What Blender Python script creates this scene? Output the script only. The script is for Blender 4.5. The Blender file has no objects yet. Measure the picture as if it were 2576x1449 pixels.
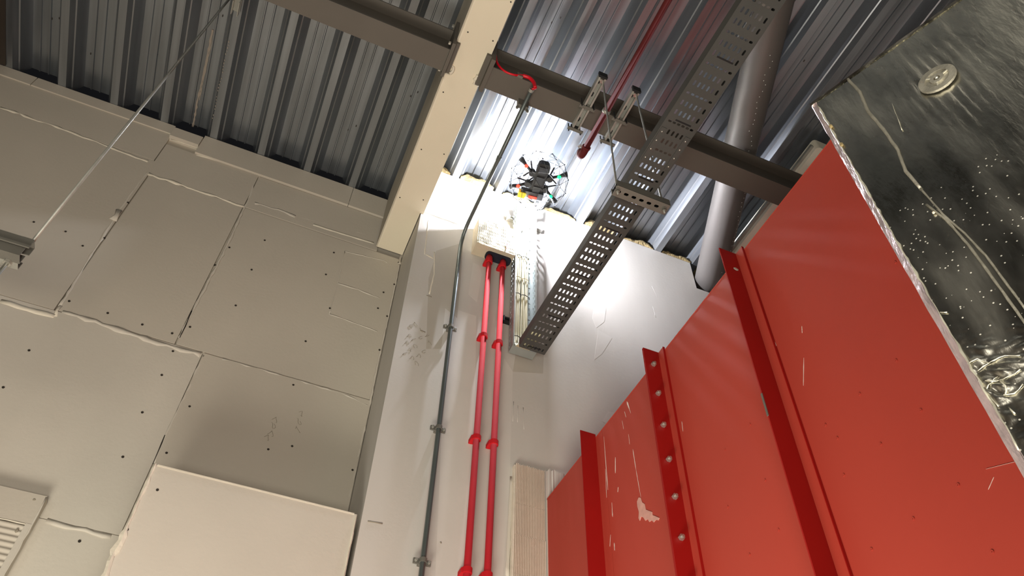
import bpy, bmesh, math, random
from mathutils import Vector, Matrix, noise
random.seed(7)
U = 2.8          # metres per layout unit
CZ = 1.55        # camera height
C = bpy.context.scene.collection
sc = bpy.context.scene

# ------------------------------------------------------------ camera
R = ((0.92031723, -0.39055187, 0.02203272), (0.30980875, 0.69334627, -0.65060701), (0.23881948, 0.60559077, 0.7590949))
FPX = 1954.6
cd = bpy.data.cameras.new('camera'); cam = bpy.data.objects.new('camera', cd); C.objects.link(cam)
cd.sensor_width = 36.0; cd.lens = 36.0 * FPX / 2576.0; cd.clip_start = 0.05; cd.clip_end = 200
m = Matrix(((R[0][0], -R[1][0], -R[2][0], 0), (R[0][1], -R[1][1], -R[2][1], 0), (R[0][2], -R[1][2], -R[2][2], CZ), (0, 0, 0, 1)))
cam.matrix_world = m
sc.camera = cam

# ------------------------------------------------------------ world, exposure, lights
w = bpy.data.worlds.new('world'); sc.world = w; w.use_nodes = True
w.node_tree.nodes['Background'].inputs[0].default_value = (0.02, 0.02, 0.022, 1)
w.node_tree.nodes['Background'].inputs[1].default_value = 0.3
sc.view_settings.view_transform = 'Standard'; sc.view_settings.look = 'None'
sc.view_settings.exposure = 0.0; sc.view_settings.gamma = 1.0
sc.view_settings.use_curve_mapping = False

def P(x, y, z): return Vector((x * U, y * U, z * U + CZ))

def light(name, kind, loc, energy, color, target=None, **kw):
    d = bpy.data.lights.new(name, kind); o = bpy.data.objects.new(name, d); C.objects.link(o)
    d.energy = energy; d.color = color
    for k, v in kw.items(): setattr(d, k, v)
    o.location = P(*loc)
    if target is not None:
        o.rotation_euler = (P(*target) - P(*loc)).to_track_quat('-Z', 'Y').to_euler()
    return o
WARM = (1.0, 0.93, 0.80)
light('work_lamp', 'AREA', (-0.12, 0.44, -0.45), 96, WARM, (0.1, 0.75, 1.1), shape='RECTANGLE', size=1.3, size_y=0.9)
light('hall_lamp_near', 'AREA', (-0.1, -0.5, -0.3), 92, WARM, (0.2, 0.9, 0.9), shape='RECTANGLE', size=1.6, size_y=0.8)
light('hall_lamp_west', 'AREA', (-0.95, -0.6, 0.3), 22, WARM, (0.4, 0.6, 0.5), shape='RECTANGLE', size=1.2, size_y=1.2)
light('foil_glow_lamp', 'AREA', (-0.10, -0.62, 1.5), 4.2, WARM, (-0.10, -0.62, 0), shape='RECTANGLE', size=1.8, size_y=0.8)  # unseen lamp added to brighten the upper right of the foil
light('trim_fill_lamp', 'AREA', (1.35, 0.55, 0.2), 3.5, WARM, (1.0, 0.6, 1.5), shape='RECTANGLE', size=0.8, size_y=0.8)  # unseen lamp added to lighten the cream trim behind the casing
light('drone_lamp_wall', 'POINT', (0.402, 0.944, 1.474), 110, (0.88, 0.9, 1.0), shadow_soft_size=0.02)
light('drone_lamp_front', 'SPOT', (0.415, 0.944, 1.476), 110, (0.90, 0.9, 1.0), (0.85, 1.0, 1.42), spot_size=math.radians(120), spot_blend=0.8, shadow_soft_size=0.02)

# ------------------------------------------------------------ materials
def lin(c): return tuple((v / 255.0 / 12.92 if v / 255.0 <= 0.04045 else ((v / 255.0 + 0.055) / 1.055) ** 2.4) for v in c)
def mat(name, col, rough=0.6, metal=0.0, var=0.0, vscale=4.0, stretch=(1, 1, 1), bump=0.0, bscale=30.0, bstretch=(1, 1, 1), col2=None, emit=None, estr=0.0, rvar=0.0, coat=0.0):
    M = bpy.data.materials.new(name); M.use_nodes = True
    nt = M.node_tree; N = nt.nodes; L = nt.links; b = N['Principled BSDF']
    c = lin(col); b.inputs['Base Color'].default_value = (*c, 1)
    b.inputs['Roughness'].default_value = rough; b.inputs['Metallic'].default_value = metal
    if coat: b.inputs['Coat Weight'].default_value = coat; b.inputs['Coat Roughness'].default_value = 0.3
    geo = N.new('ShaderNodeNewGeometry')
    if var or col2 or rvar:
        mp = N.new('ShaderNodeMapping'); mp.inputs['Scale'].default_value = stretch
        L.new(geo.outputs['Position'], mp.inputs['Vector'])
        n = N.new('ShaderNodeTexNoise'); n.inputs['Scale'].default_value = vscale; n.inputs['Detail'].default_value = 5
        L.new(mp.outputs[0], n.inputs['Vector'])
        r = N.new('ShaderNodeValToRGB'); r.color_ramp.elements[0].position = 0.35; r.color_ramp.elements[1].position = 0.65
        a = tuple(max(0, v * (1 - var)) for v in c); d = tuple(min(1, v * (1 + var)) for v in c) if not col2 else lin(col2)
        r.color_ramp.elements[0].color = (*a, 1); r.color_ramp.elements[1].color = (*d, 1)
        L.new(n.outputs['Fac'], r.inputs[0]); L.new(r.outputs[0], b.inputs['Base Color'])
        if rvar:
            mr = N.new('ShaderNodeMapRange'); mr.inputs[1].default_value = .3; mr.inputs[2].default_value = .7
            mr.inputs[3].default_value = max(0.02, rough - rvar); mr.inputs[4].default_value = min(1, rough + rvar)
            L.new(n.outputs['Fac'], mr.inputs[0]); L.new(mr.outputs[0], b.inputs['Roughness'])
    if bump:
        mp2 = N.new('ShaderNodeMapping'); mp2.inputs['Scale'].default_value = bstretch
        L.new(geo.outputs['Position'], mp2.inputs['Vector'])
        n2 = N.new('ShaderNodeTexNoise'); n2.inputs['Scale'].default_value = bscale; n2.inputs['Detail'].default_value = 6
        L.new(mp2.outputs[0], n2.inputs['Vector'])
        bp = N.new('ShaderNodeBump'); bp.inputs['Strength'].default_value = bump; bp.inputs['Distance'].default_value = 0.01
        L.new(n2.outputs['Fac'], bp.inputs['Height']); L.new(bp.outputs[0], b.inputs['Normal'])
    if emit:
        b.inputs['Emission Color'].default_value = (*lin(emit), 1); b.inputs['Emission Strength'].default_value = estr
    return M
PLASTER = mat('gypsum_board', (196, 188, 174), .75, var=.05, vscale=1.2, bump=.08, bscale=60)
PLASTER_L = mat('gypsum_board_light', (206, 199, 186), .75, var=.04, vscale=2, bump=.08, bscale=60)
PAINT_W = mat('painted_wall', (204, 200, 192), .6, var=.05, vscale=1.5, stretch=(2, 2, .6), bump=.06, bscale=50)
PATCH_G = mat('grey_primer_patch', (186, 180, 168), .6, var=.03, bump=.05)
PATCH_W = mat('white_primer_patch', (211, 207, 199), .6, var=.03, bump=.05)
FILLER = mat('joint_filler', (226, 218, 200), .7, var=.06, vscale=12, bump=.4, bscale=25)
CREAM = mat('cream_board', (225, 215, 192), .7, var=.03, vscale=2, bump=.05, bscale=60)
CREAM_SHADED = mat('cream_board_shaded', (190, 182, 164), .75, var=.04)  # cream board darkened, shade of the left side put into the colour
SCREW = mat('screw_dark', (52, 46, 40), .6)
PENCIL = mat('pencil_mark', (152, 144, 128), .8)
GALV_DECK = mat('galvanised_deck', (158, 163, 168), .34, .86, var=.10, vscale=3.0, stretch=(9, .35, 3), bump=.015, bscale=5, bstretch=(12, .5, 3), rvar=.06)
GALV = mat('galvanised_steel', (168, 168, 160), .45, .5, var=.12, vscale=14, bump=.04, bscale=60)
GALV_D = mat('galvanised_dull', (116, 114, 106), .6, .35, var=.10, vscale=10)
TRAYM = mat('tray_steel', (68, 68, 65), .65, .1, var=.06, vscale=5)
TRAYL = mat('tray_steel_bright', (176, 184, 182), .38, .7, var=.06, vscale=8)
BEAM = mat('grey_primer_steel', (92, 86, 78), .6, .0, var=.05, vscale=4)
BEAM_D = mat('brown_primer_steel', (58, 50, 42), .6, .0, var=.1)
DUCTG = mat('grey_duct', (112, 108, 104), .5, .35, var=.05, vscale=2)
SPECK = mat('white_specks', (226, 226, 220), .5)
REDP = mat('red_sprinkler_pipe', (88, 6, 6), .8, .0, var=.1, vscale=8)
REDC = mat('red_abs_pipe', (196, 3, 20), .85, .0, var=.05)
REDW = mat('red_cable', (214, 12, 34), .45)
REDD = mat('red_oxide_panel', (184, 66, 52), .48, .0, var=.05, vscale=.9, bump=.03, bscale=6)
RED_SHADE = mat('red_oxide_shaded', (158, 12, 8), .5, .0, var=.06, vscale=3)  # darker copy of the panel red, flange shade put into the colour
CONDUIT = mat('conduit_steel', (112, 120, 118), .38, .65, var=.08, vscale=5)
WOOL = mat('mineral_wool', (150, 132, 92), .95, var=.25, vscale=22, bump=1.0, bscale=60)
WHITEM = mat('white_coated', (244, 238, 218), .5, var=.03)
CABLE = mat('cream_cable', (214, 206, 172), .5, var=.04)
BLACK = mat('black_plastic', (12, 12, 14), .65)
DARKG = mat('dark_grey_plastic', (34, 36, 42), .65)
NAVY = mat('intumescent_collar', (22, 24, 40), .7, var=.2, vscale=30)
FIREB = mat('firestop_batt', (170, 163, 132), .8, var=.08, vscale=14, bump=.12, bscale=60)
FIREB2 = mat('firestop_batt_plain', (196, 184, 160), .85, var=.05, vscale=10, bump=.3, bscale=80)
RIBW = mat('ribbed_render', (222, 206, 190), .8, var=.04, bump=.2, bscale=60)
BOLTM = mat('bolt_zinc', (200, 198, 190), .3, .8)
FLOORM = mat('concrete_floor', (98, 94, 88), .8, var=.1)
WALLM = mat('far_wall', (96, 88, 78), .85, var=.05)
YEL = mat('yellow_part', (226, 206, 40), .5)
LEDR = mat('led_red', (255, 40, 30), .4, emit=(255, 60, 40), estr=3)
LEDG = mat('led_green', (20, 220, 110), .4, emit=(20, 255, 120), estr=3)
LEDW = mat('led_white', (255, 255, 255), .4, emit=(240, 244, 255), estr=14)
DUSTW = mat('plaster_splash', (232, 210, 200), .8)

# foil: mirror-like, wrinkled, with pale non-metal specks
FOIL = mat('foil_facing', (190, 188, 178), .27, 1.0, var=.3, vscale=16, stretch=(1, 1, .3), bump=.13, bscale=80, bstretch=(1, 1, .25), rvar=.12)
nt = FOIL.node_tree; b = nt.nodes['Principled BSDF']
geo = nt.nodes.new('ShaderNodeNewGeometry')
vo = nt.nodes.new('ShaderNodeTexVoronoi'); vo.inputs['Scale'].default_value = 105
nt.links.new(geo.outputs['Position'], vo.inputs['Vector'])
lt = nt.nodes.new('ShaderNodeMath'); lt.operation = 'LESS_THAN'; lt.inputs[1].default_value = 0.13
nt.links.new(vo.outputs['Distance'], lt.inputs[0])
sx = nt.nodes.new('ShaderNodeSeparateXYZ'); nt.links.new(geo.outputs['Position'], sx.inputs[0])
zr = nt.nodes.new('ShaderNodeMath'); zr.operation = 'LESS_THAN'; zr.inputs[1].default_value = CZ + .36 * U
nt.links.new(sx.outputs[2], zr.inputs[0])
mu = nt.nodes.new('ShaderNodeMath'); mu.operation = 'MULTIPLY'
nt.links.new(lt.outputs[0], mu.inputs[0]); nt.links.new(zr.outputs[0], mu.inputs[1])
inv = nt.nodes.new('ShaderNodeMath'); inv.operation = 'SUBTRACT'; inv.inputs[0].default_value = 1.0
nt.links.new(mu.outputs[0], inv.inputs[1]); nt.links.new(inv.outputs[0], b.inputs['Metallic'])
FOIL_EDGE = mat('foil_edge_tinted', (232, 214, 218), .3, .75, var=.15, vscale=20, bump=.8, bscale=40, bstretch=(1, 1, .35))  # pink in the base colour stands for the reflected red casing

# ------------------------------------------------------------ geometry helpers (layout units)
def nb(): return bmesh.new()
def box(bm, x0, x1, y0, y1, z0, z1):
    v = [bm.verts.new((x, y, z)) for x in (x0, x1) for y in (y0, y1) for z in (z0, z1)]
    for f in ((0, 1, 3, 2), (4, 6, 7, 5), (0, 4, 5, 1), (2, 3, 7, 6), (0, 2, 6, 4), (1, 5, 7, 3)): bm.faces.new([v[i] for i in f])
    return v
def prism(bm, pts, axis, a, b):
    def mk(p, t):
        if axis == 'y': return (p[0], t, p[1])
        if axis == 'x': return (t, p[0], p[1])
        return (p[0], p[1], t)
    A = [bm.verts.new(mk(p, a)) for p in pts]; B = [bm.verts.new(mk(p, b)) for p in pts]
    n = len(pts)
    for i in range(n): bm.faces.new((A[i], A[(i + 1) % n], B[(i + 1) % n], B[i]))
    bm.faces.new(A[::-1]); bm.faces.new(B)
def tube(bm, pts, r, seg=10, cap=True):
    pts = [Vector(p) for p in pts]; rings = []; n = len(pts)
    rr = r if isinstance(r, (list, tuple)) else [r] * n
    up = None
    for i in range(n):
        d = (pts[min(i + 1, n - 1)] - pts[max(i - 1, 0)]).normalized()
        if up is None: up = Vector((0, 0, 1)) if abs(d.z) < .9 else Vector((0, 1, 0))
        a = d.cross(up).normalized(); up = a.cross(d).normalized()
        rings.append([bm.verts.new(pts[i] + (a * math.cos(t) + up * math.sin(t)) * rr[i]) for t in [2 * math.pi * k / seg for k in range(seg)]])
    for i in range(n - 1):
        for k in range(seg): bm.faces.new((rings[i][k], rings[i][(k + 1) % seg], rings[i + 1][(k + 1) % seg], rings[i + 1][k]))
    if cap: bm.faces.new(rings[0][::-1]); bm.faces.new(rings[-1])
def ring(bm, c, d, r0, r1, h, seg=14):
    c = Vector(c); d = Vector(d).normalized(); up = Vector((0, 0, 1)) if abs(d.z) < .9 else Vector((0, 1, 0))
    a = d.cross(up).normalized(); u2 = a.cross(d)
    L = []
    for (r, t) in ((r0, -h), (r1, -h), (r1, h), (r0, h)):
        L.append([bm.verts.new(c + d * t + (a * math.cos(2 * math.pi * k / seg) + u2 * math.sin(2 * math.pi * k / seg)) * r) for k in range(seg)])
    for j in range(4):
        for k in range(seg): bm.faces.new((L[j][k], L[j][(k + 1) % seg], L[(j + 1) % 4][(k + 1) % seg], L[(j + 1) % 4][k]))
def obox(bm, c, ax, h):
    c = Vector(c); ax = [Vector(a).normalized() for a in ax]
    v = [bm.verts.new(c + ax[0] * h[0] * i + ax[1] * h[1] * j + ax[2] * h[2] * k) for i in (-1, 1) for j in (-1, 1) for k in (-1, 1)]
    for f in ((0, 1, 3, 2), (4, 6, 7, 5), (0, 4, 5, 1), (2, 3, 7, 6), (0, 2, 6, 4), (1, 5, 7, 3)): bm.faces.new([v[i] for i in f])
def rod(bm, a, b, r, seg=8): tube(bm, [a, b], r, seg)
def ell(bm, c, rx, ry, rz, sub=2):
    r = bmesh.ops.create_icosphere(bm, subdivisions=sub, radius=1.0)
    for v in r['verts']: v.co = Vector((c[0] + v.co.x * rx, c[1] + v.co.y * ry, c[2] + v.co.z * rz))
def slotcells(bm, o, eu, ev, rows, thick=None):
    """perforated sheet: rows = list of (v0, v1, [(u0,u1,slot or None)]), slot=(cu,cv,half_u,half_v)."""
    o = Vector(o); eu = Vector(eu); ev = Vector(ev)
    def vt(u, v): return bm.verts.new(o + eu * u + ev * v)
    for v0, v1, cells in rows:
        for u0, u1, s in cells:
            if s is None:
                bm.faces.new((vt(u0, v0), vt(u1, v0), vt(u1, v1), vt(u0, v1))); continue
            cu, cv, hu, hv = s; k = min(hu, hv) * .6
            inner = [(cu - hu + k, cv - hv), (cu + hu - k, cv - hv), (cu + hu, cv - hv + k), (cu + hu, cv + hv - k), (cu + hu - k, cv + hv), (cu - hu + k, cv + hv), (cu - hu, cv + hv - k), (cu - hu, cv - hv + k)]
            outer = [(cu - hu + k, v0), (u1, v0), (u1, v0), (u1, v1), (u1, v1), (u0, v1), (u0, v1), (u0, v0)]
            I = [vt(*p) for p in inner]; O = {(u0, v0): None}
            c00, c10, c11, c01 = vt(u0, v0), vt(u1, v0), vt(u1, v1), vt(u0, v1)
            bm.faces.new((c00, c10, I[1], I[0])); bm.faces.new((c10, I[2], I[1])); bm.faces.new((c10, c11, I[3], I[2]))
            bm.faces.new((c11, I[4], I[3])); bm.faces.new((c11, c01, I[5], I[4])); bm.faces.new((c01, I[6], I[5]))
            bm.faces.new((c01, c00, I[7], I[6])); bm.faces.new((c00, I[0], I[7]))

ORG = {}
def finish(name, bm, material, smooth=False, origin=None, flip=True):
    if flip: bmesh.ops.recalc_face_normals(bm, faces=bm.faces)
    for v in bm.verts: v.co = P(*v.co)
    if origin is None:
        xs = [v.co for v in bm.verts]
        lo = Vector([min(c[i] for c in xs) for i in range(3)]); hi = Vector([max(c[i] for c in xs) for i in range(3)])
        origin = Vector(((lo.x + hi.x) / 2, (lo.y + hi.y) / 2, lo.z))
    for v in bm.verts: v.co -= origin
    me = bpy.data.meshes.new(name); bm.to_mesh(me); bm.free(); me.materials.append(material)
    if smooth:
        for p in me.polygons: p.use_smooth = True
    o = bpy.data.objects.new(name, me); C.objects.link(o); o.location = origin
    ORG[o] = origin.copy()
    return o
def part(name, bm, material, parent=None, smooth=False, label=None, kind=None, **k):
    o = finish(name, bm, material, smooth, **k)
    if parent is not None:
        o.parent = parent; o.location = ORG[o] - ORG[parent]
    if label: o['label'] = label
    if kind: o['kind'] = kind
    return o
def thing(name, loc, label, cat, group=None):
    o = bpy.data.objects.new(name, None); C.objects.link(o); o.location = P(*loc); ORG[o] = o.location.copy(); o.empty_display_size = .05
    tag(o, label, cat, group); return o
def tag(o, label, cat, group=None):
    o['label'] = label; o['category'] = cat
    if group: o['group'] = group
    return o
def struct(name, bm, material, parent=None, **k):
    o = part(name, bm, material, parent, **k)
    if parent is None: o['kind'] = 'structure'
    return o
def solid(o, t, off=0):
    md = o.modifiers.new('thickness', 'SOLIDIFY'); md.thickness = t; md.offset = off
# a point of a flat surface seen from the hall floor spot of the survey (direction per pixel), used to place marks on walls
def surf(px, py, axis, val):
    dc = ((px - 1288) / FPX, (py - 724.5) / FPX, 1.0)
    d = [sum(R[r][c] * dc[r] for r in range(3)) for c in range(3)]
    t = val / d[axis]; return (d[0] * t, d[1] * t, d[2] * t)

H = 1.59; DH = .047; PER = .1112; FL = -.55
# ============================================================ SETTING
bm = nb(); box(bm, -1.45, 1.8, -1.7, 1.3, FL - .02, FL); struct('floor', bm, FLOORM)
bm = nb(); box(bm, -1.45, 1.8, -1.72, -1.70, FL, 1.66); struct('wall_south', bm, WALLM)
bm = nb(); box(bm, -1.47, -1.45, -1.7, 1.3, FL, 1.66); struct('wall_west', bm, WALLM)
bm = nb(); box(bm, 1.8, 1.82, -1.7, 1.3, FL, 1.66); struct('wall_east', bm, WALLM)

# corrugated roof deck, one sheet = three troughs
ceil = bpy.data.objects.new('ceiling', None); C.objects.link(ceil); ceil.location = P(0, 0, H); ORG[ceil] = ceil.location.copy(); ceil['kind'] = 'structure'
X0 = -.659 - PER * 7
def period(x):
    a = x + .016
    web = [(x, H), (a, H), (a + .006, H + .014), (a + .0085, H + .0155), (a + .010, H + .020), (a + .020, H + DH)]
    t0 = a + .020; top = []
    for g in (.0165, .0355):
        top += [(t0 + g - .0022, H + DH), (t0 + g - .001, H + DH - .0035), (t0 + g + .001, H + DH - .0035), (t0 + g + .0022, H + DH)]
    e = x + PER
    back = [(e - .020, H + DH), (e - .010, H + .020), (e - .0085, H + .0155), (e - .006, H + .014)]
    return web + top + back
for s in range(10):
    bm = nb(); pts = []
    for k in range(3): pts += period(X0 + PER * (3 * s + k))
    e = X0 + PER * (3 * s + 3); pts += [(e, H), (e + .014, H)]
    off = .0006 * (s % 2)
    ys = [-1.7, -.6, .3, 1.145]
    rows = [[bm.verts.new((p[0], y, p[1] + off)) for p in pts] for y in ys]
    for j in range(len(ys) - 1):
        for i in range(len(pts) - 1): bm.faces.new((rows[j][i], rows[j][i + 1], rows[j + 1][i + 1], rows[j + 1][i]))
    o = part('deck_sheet', bm, GALV_DECK, ceil, flip=False); solid(o, .0012)

# ---- recessed left wall: backing plus plasterboards with open joints
YL = 1.135
bm = nb(); box(bm, -1.45, .1735, YL + .006, 1.3, FL, 1.5895)
wl = struct('wall_left', bm, PLASTER)
boards = [(-1.3, -.392, .9665, 1.444), (-.389, -.191, .968, 1.392), (-.188, .1705, .968, 1.390),
          (-1.3, -.399, 1.446, 1.588), (-.397, -.19, 1.395, 1.516), (-.188, .113, 1.393, 1.514),
          (-1.3, -.141, .60, .9645), (-.139, .1705, .60, .9645), (-1.3, .1705, -.5, .5985)]
for a in boards:
    bm = nb(); y = YL + random.uniform(-.0006, .0006)
    box(bm, a[0], a[1], y, YL + .0061, a[2], a[3]); part('plasterboard', bm, PLASTER if random.random() < .6 else PLASTER_L, wl)
# proud strips under the deck
for a in ((-.335, .021, 1.517, 1.589, .006), (.022, .112, 1.517, 1.589, .0055), (-.40, -.336, 1.541, 1.575, .010), (-.7, -.402, 1.556, 1.589, .0035), (-1.3, -.702, 1.556, 1.589, .0035)):
    bm = nb(); box(bm, a[0], a[1], YL - a[4], YL + .006, a[2], a[3]); part('cover_strip', bm, PLASTER, wl)
def bead(pts, r, parent, material, name='filler_bead', flat=.28, jit=.45, ydir=1, seg=6, step=.012):
    """ragged plaster bead lying on a Y=const face"""
    out = []
    for a, b in zip(pts[:-1], pts[1:]):
        a = Vector(a); b = Vector(b); n = max(2, int((b - a).length / step))
        for i in range(n): out.append(a.lerp(b, i / n))
    out.append(Vector(pts[-1]))
    rr = [r * (1 + random.uniform(-jit, jit)) for _ in out]
    out = [p + Vector((random.uniform(-1, 1) * r * jit, 0, random.uniform(-1, 1) * r * jit)) for p in out]
    bm = nb(); tube(bm, out, rr, seg)
    y = pts[0][1]
    for v in bm.verts: v.co.y = y + (v.co.y - y) * flat
    return part(name, bm, material, parent, smooth=True)
def wl_line(px, r, **k): bead([surf(x, y, 1, YL) for x, y in px], r, wl, k.pop('m', FILLER), **k)
wl_line([(0, 270), (130, 315), (270, 367), (370, 406)], .0038)
wl_line([(371, 437), (460, 466), (560, 500), (612, 520)], .0042)
wl_line([(495, 389), (640, 432), (760, 470), (955, 533)], .0042, jit=.12)
wl_line([(788, 565), (860, 588), (940, 612)], .004, jit=.12)
wl_line([(430, 351), (470, 362), (497, 372)], .0028, jit=.15)
wl_line([(0, 757), (70, 778), (138, 796)], .0055, jit=.15)
wl_line([(138, 796), (150, 770)], .004)
wl_line([(155, 785), (260, 815), (400, 862), (505, 893)], .0052, m=PLASTER_L)
wl_line([(150, 770), (200, 690), (262, 590), (290, 545)], .0022, m=PLASTER_L)
wl_line([(282, 555), (298, 530)], .0065, m=PLASTER_L)
wl_line([(375, 428), (330, 486), (290, 545)], .0018, m=PLASTER_L)
wl_line([(640, 455), (626, 500), (560, 640), (450, 850)], .0024, m=PLASTER_L)
wl_line([(640, 510), (700, 528), (745, 545)], .004, m=PLASTER_L)
wl_line([(745, 545), (860, 572), (955, 602)], .0018, m=PLASTER_L)
wl_line([(512, 893), (475, 975), (420, 1090), (388, 1165)], .0018, m=PLASTER_L)
wl_line([(560, 903), (640, 925), (750, 957), (860, 990), (925, 1020)], .0022, m=PLASTER_L)
wl_line([(1006, 660), (985, 760), (954, 900), (925, 1040), (890, 1200), (872, 1280)], .0018, m=PLASTER_L)
wl_line([(868, 632), (965, 655), (975, 662)], .0016, m=PLASTER_L)
wl_line([(850, 712), (900, 728), (955, 750)], .0018, m=PLASTER_L)
wl_line([(828, 790), (880, 808), (950, 834)], .0016, m=PLASTER_L)
wl_line([(868, 632), (850, 712), (828, 790)], .0010, m=PLASTER_L)
wl_line([(1040, 590), (1010, 640), (1005, 665)], .004, m=PLASTER)
wl_line([(118, 1310), (190, 1328), (280, 1352)], .0035, m=PLASTER_L)
# hairline crack where two boards gape
for px in ([(482, 782), (466, 822), (452, 850)], [(415, 1095), (398, 1135), (384, 1168)]):
    bead([(a, b - .0006, c) for a, b, c in [surf(x, y, 1, YL) for x, y in px]], .0008, wl, SCREW, name='open_joint', flat=.3, jit=.3)
# board screws
bm = nb()
for x, y in [(85, 558), (165, 582), (322, 509), (263, 598), (208, 618), (174, 757), (271, 787), (358, 816), (433, 838), (478, 822), (407, 943), (435, 883), (73, 881), (358, 1037), (477, 1022), (8, 974), (309, 1149), (419, 1139), (675, 1130), (738, 968), (593, 768), (633, 678), (666, 604), (769, 858), (820, 690), (840, 635), (951, 775), (965, 735), (1003, 660), (992, 715), (974, 795), (955, 880), (887, 1182), (200, 1361), (830, 775), (735, 1122), (541, 666), (577, 622)]:
    X, Y, Z = surf(x, y, 1, YL - .0009); rod(bm, (X, Y, Z), (X, Y + .002, Z), .0022, 6)
part('screw_heads', bm, SCREW, wl, kind='stuff')
# faint pencil writing on the board
def scribble(parent, axis, val, spots, size, w_=.0005, mt=PENCIL, name='pencil_mark'):
    bm = nb()
    for (px, py) in spots:
        c = surf(px, py, axis, val); ph = random.uniform(0, 6)
        pts = [(c[0] + size * (.8 * math.sin(ph + t * 1.3) + .3 * math.sin(3.1 * t)), c[1], c[2] + size * (math.cos(ph * 2 + t * 1.9))) for t in [i * .35 for i in range(9)]]
        tube(bm, pts, w_, 4)
    part(name, bm, mt, parent, kind='stuff')
scribble(wl, 1, YL - .0007, [(690, 1055), (685, 1070), (680, 1090), (670, 1100), (755, 1040), (750, 1060), (748, 1080)], .006, .0004)

# ---- protruding wall with the services (column and wall behind the red casing)
YM = 1.0
bm = nb(); prism(bm, [(.170, FL), (1.8, FL), (1.8, 1.49), (.892, 1.49), (.890, 1.5895), (.1735, 1.5895)], 'y', YM, YL + .005)
wb = struct('wall_back', bm, PAINT_W)
def patch(px, mt, name='paint_patch', d=.00015):
    bm = nb(); pts = [surf(x, y, 1, YM) for x, y in px]
    prism(bm, [(p[0], p[2]) for p in pts], 'y', YM - d, YM + .001); part(name, bm, mt, wb)
patch([(1092, 655), (1097, 631), (1165, 610), (1160, 690), (1150, 800), (1120, 775), (1110, 878), (1072, 878), (1078, 700)], PATCH_G)
patch([(1152, 780), (1198, 795), (1190, 1449), (1095, 1449), (1110, 1100), (1130, 885)], PATCH_W, d=.00012)
patch([(1300, 870), (1368, 890), (1366, 940), (1290, 935)], PATCH_G)
patch([(1268, 900), (1290, 935), (1283, 1180), (1265, 1449), (1240, 1449), (1255, 1000)], PATCH_W, d=.00012)
patch([(1495, 770), (1525, 775), (1520, 810), (1500, 825), (1490, 800)], PATCH_W)
patch([(1505, 830), (1540, 850), (1515, 890), (1495, 905)], PATCH_W)
patch([(1530, 1035), (1550, 1040), (1545, 1075), (1515, 1060)], PATCH_W)
patch([(1190, 660), (1205, 668), (1212, 690), (1200, 760), (1178, 740)], PATCH_W, name='filler_patch')
bead([surf(x, y, 1, YM) for x, y in [(1066, 533), (1100, 545), (1165, 568)]], .0022, wb, FILLER)
bead([surf(x, y, 1, YM) for x, y in [(1078, 552), (1073, 600), (1068, 640)]], .0014, wb, FILLER)
bead([surf(x, y, 1, YM) for x, y in [(1070, 640), (1090, 650)]], .0026, wb, FILLER)
bead([surf(x, y, 1, YM) for x, y in [(1093, 634), (1092, 690), (1080, 740)]], .0016, wb, FILLER, jit=.2)
bead([surf(x, y, 1, YM) for x, y in [(1288, 1200), (1281, 1330), (1276, 1449)]], .0035, wb, PLASTER_L, jit=.1)
for px in ([(1292, 1010), (1290, 1060)], [(1303, 1020), (1302, 1062)], [(1316, 1025), (1318, 1080)], [(1640, 720), (1655, 750)], [(1642, 770), (1650, 800)]):
    bead([surf(x, y, 1, YM) for x, y in px], .0005, wb, PATCH_W, name='paint_run', flat=.15)
scribble(wb, 1, YM - .0005, [(1035, 822), (1045, 815), (1058, 830), (1028, 845), (1022, 862), (1040, 855), (1060, 850), (1075, 845), (1080, 862), (1030, 880), (1045, 872), (1018, 890), (1035, 900), (1052, 895), (1068, 885), (1048, 915)], .0045, .00035)
for px in ([(1073, 743), (1086, 747)], [(1057, 831), (1070, 836)], [(925, 1311), (962, 1317)], [(1108, 1363), (1110, 1367)]):
    bead([surf(x, y, 1, YM - .0004) for x, y in px], .0013, wb, PENCIL, name='smudge_mark', flat=.3, jit=.1)

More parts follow.
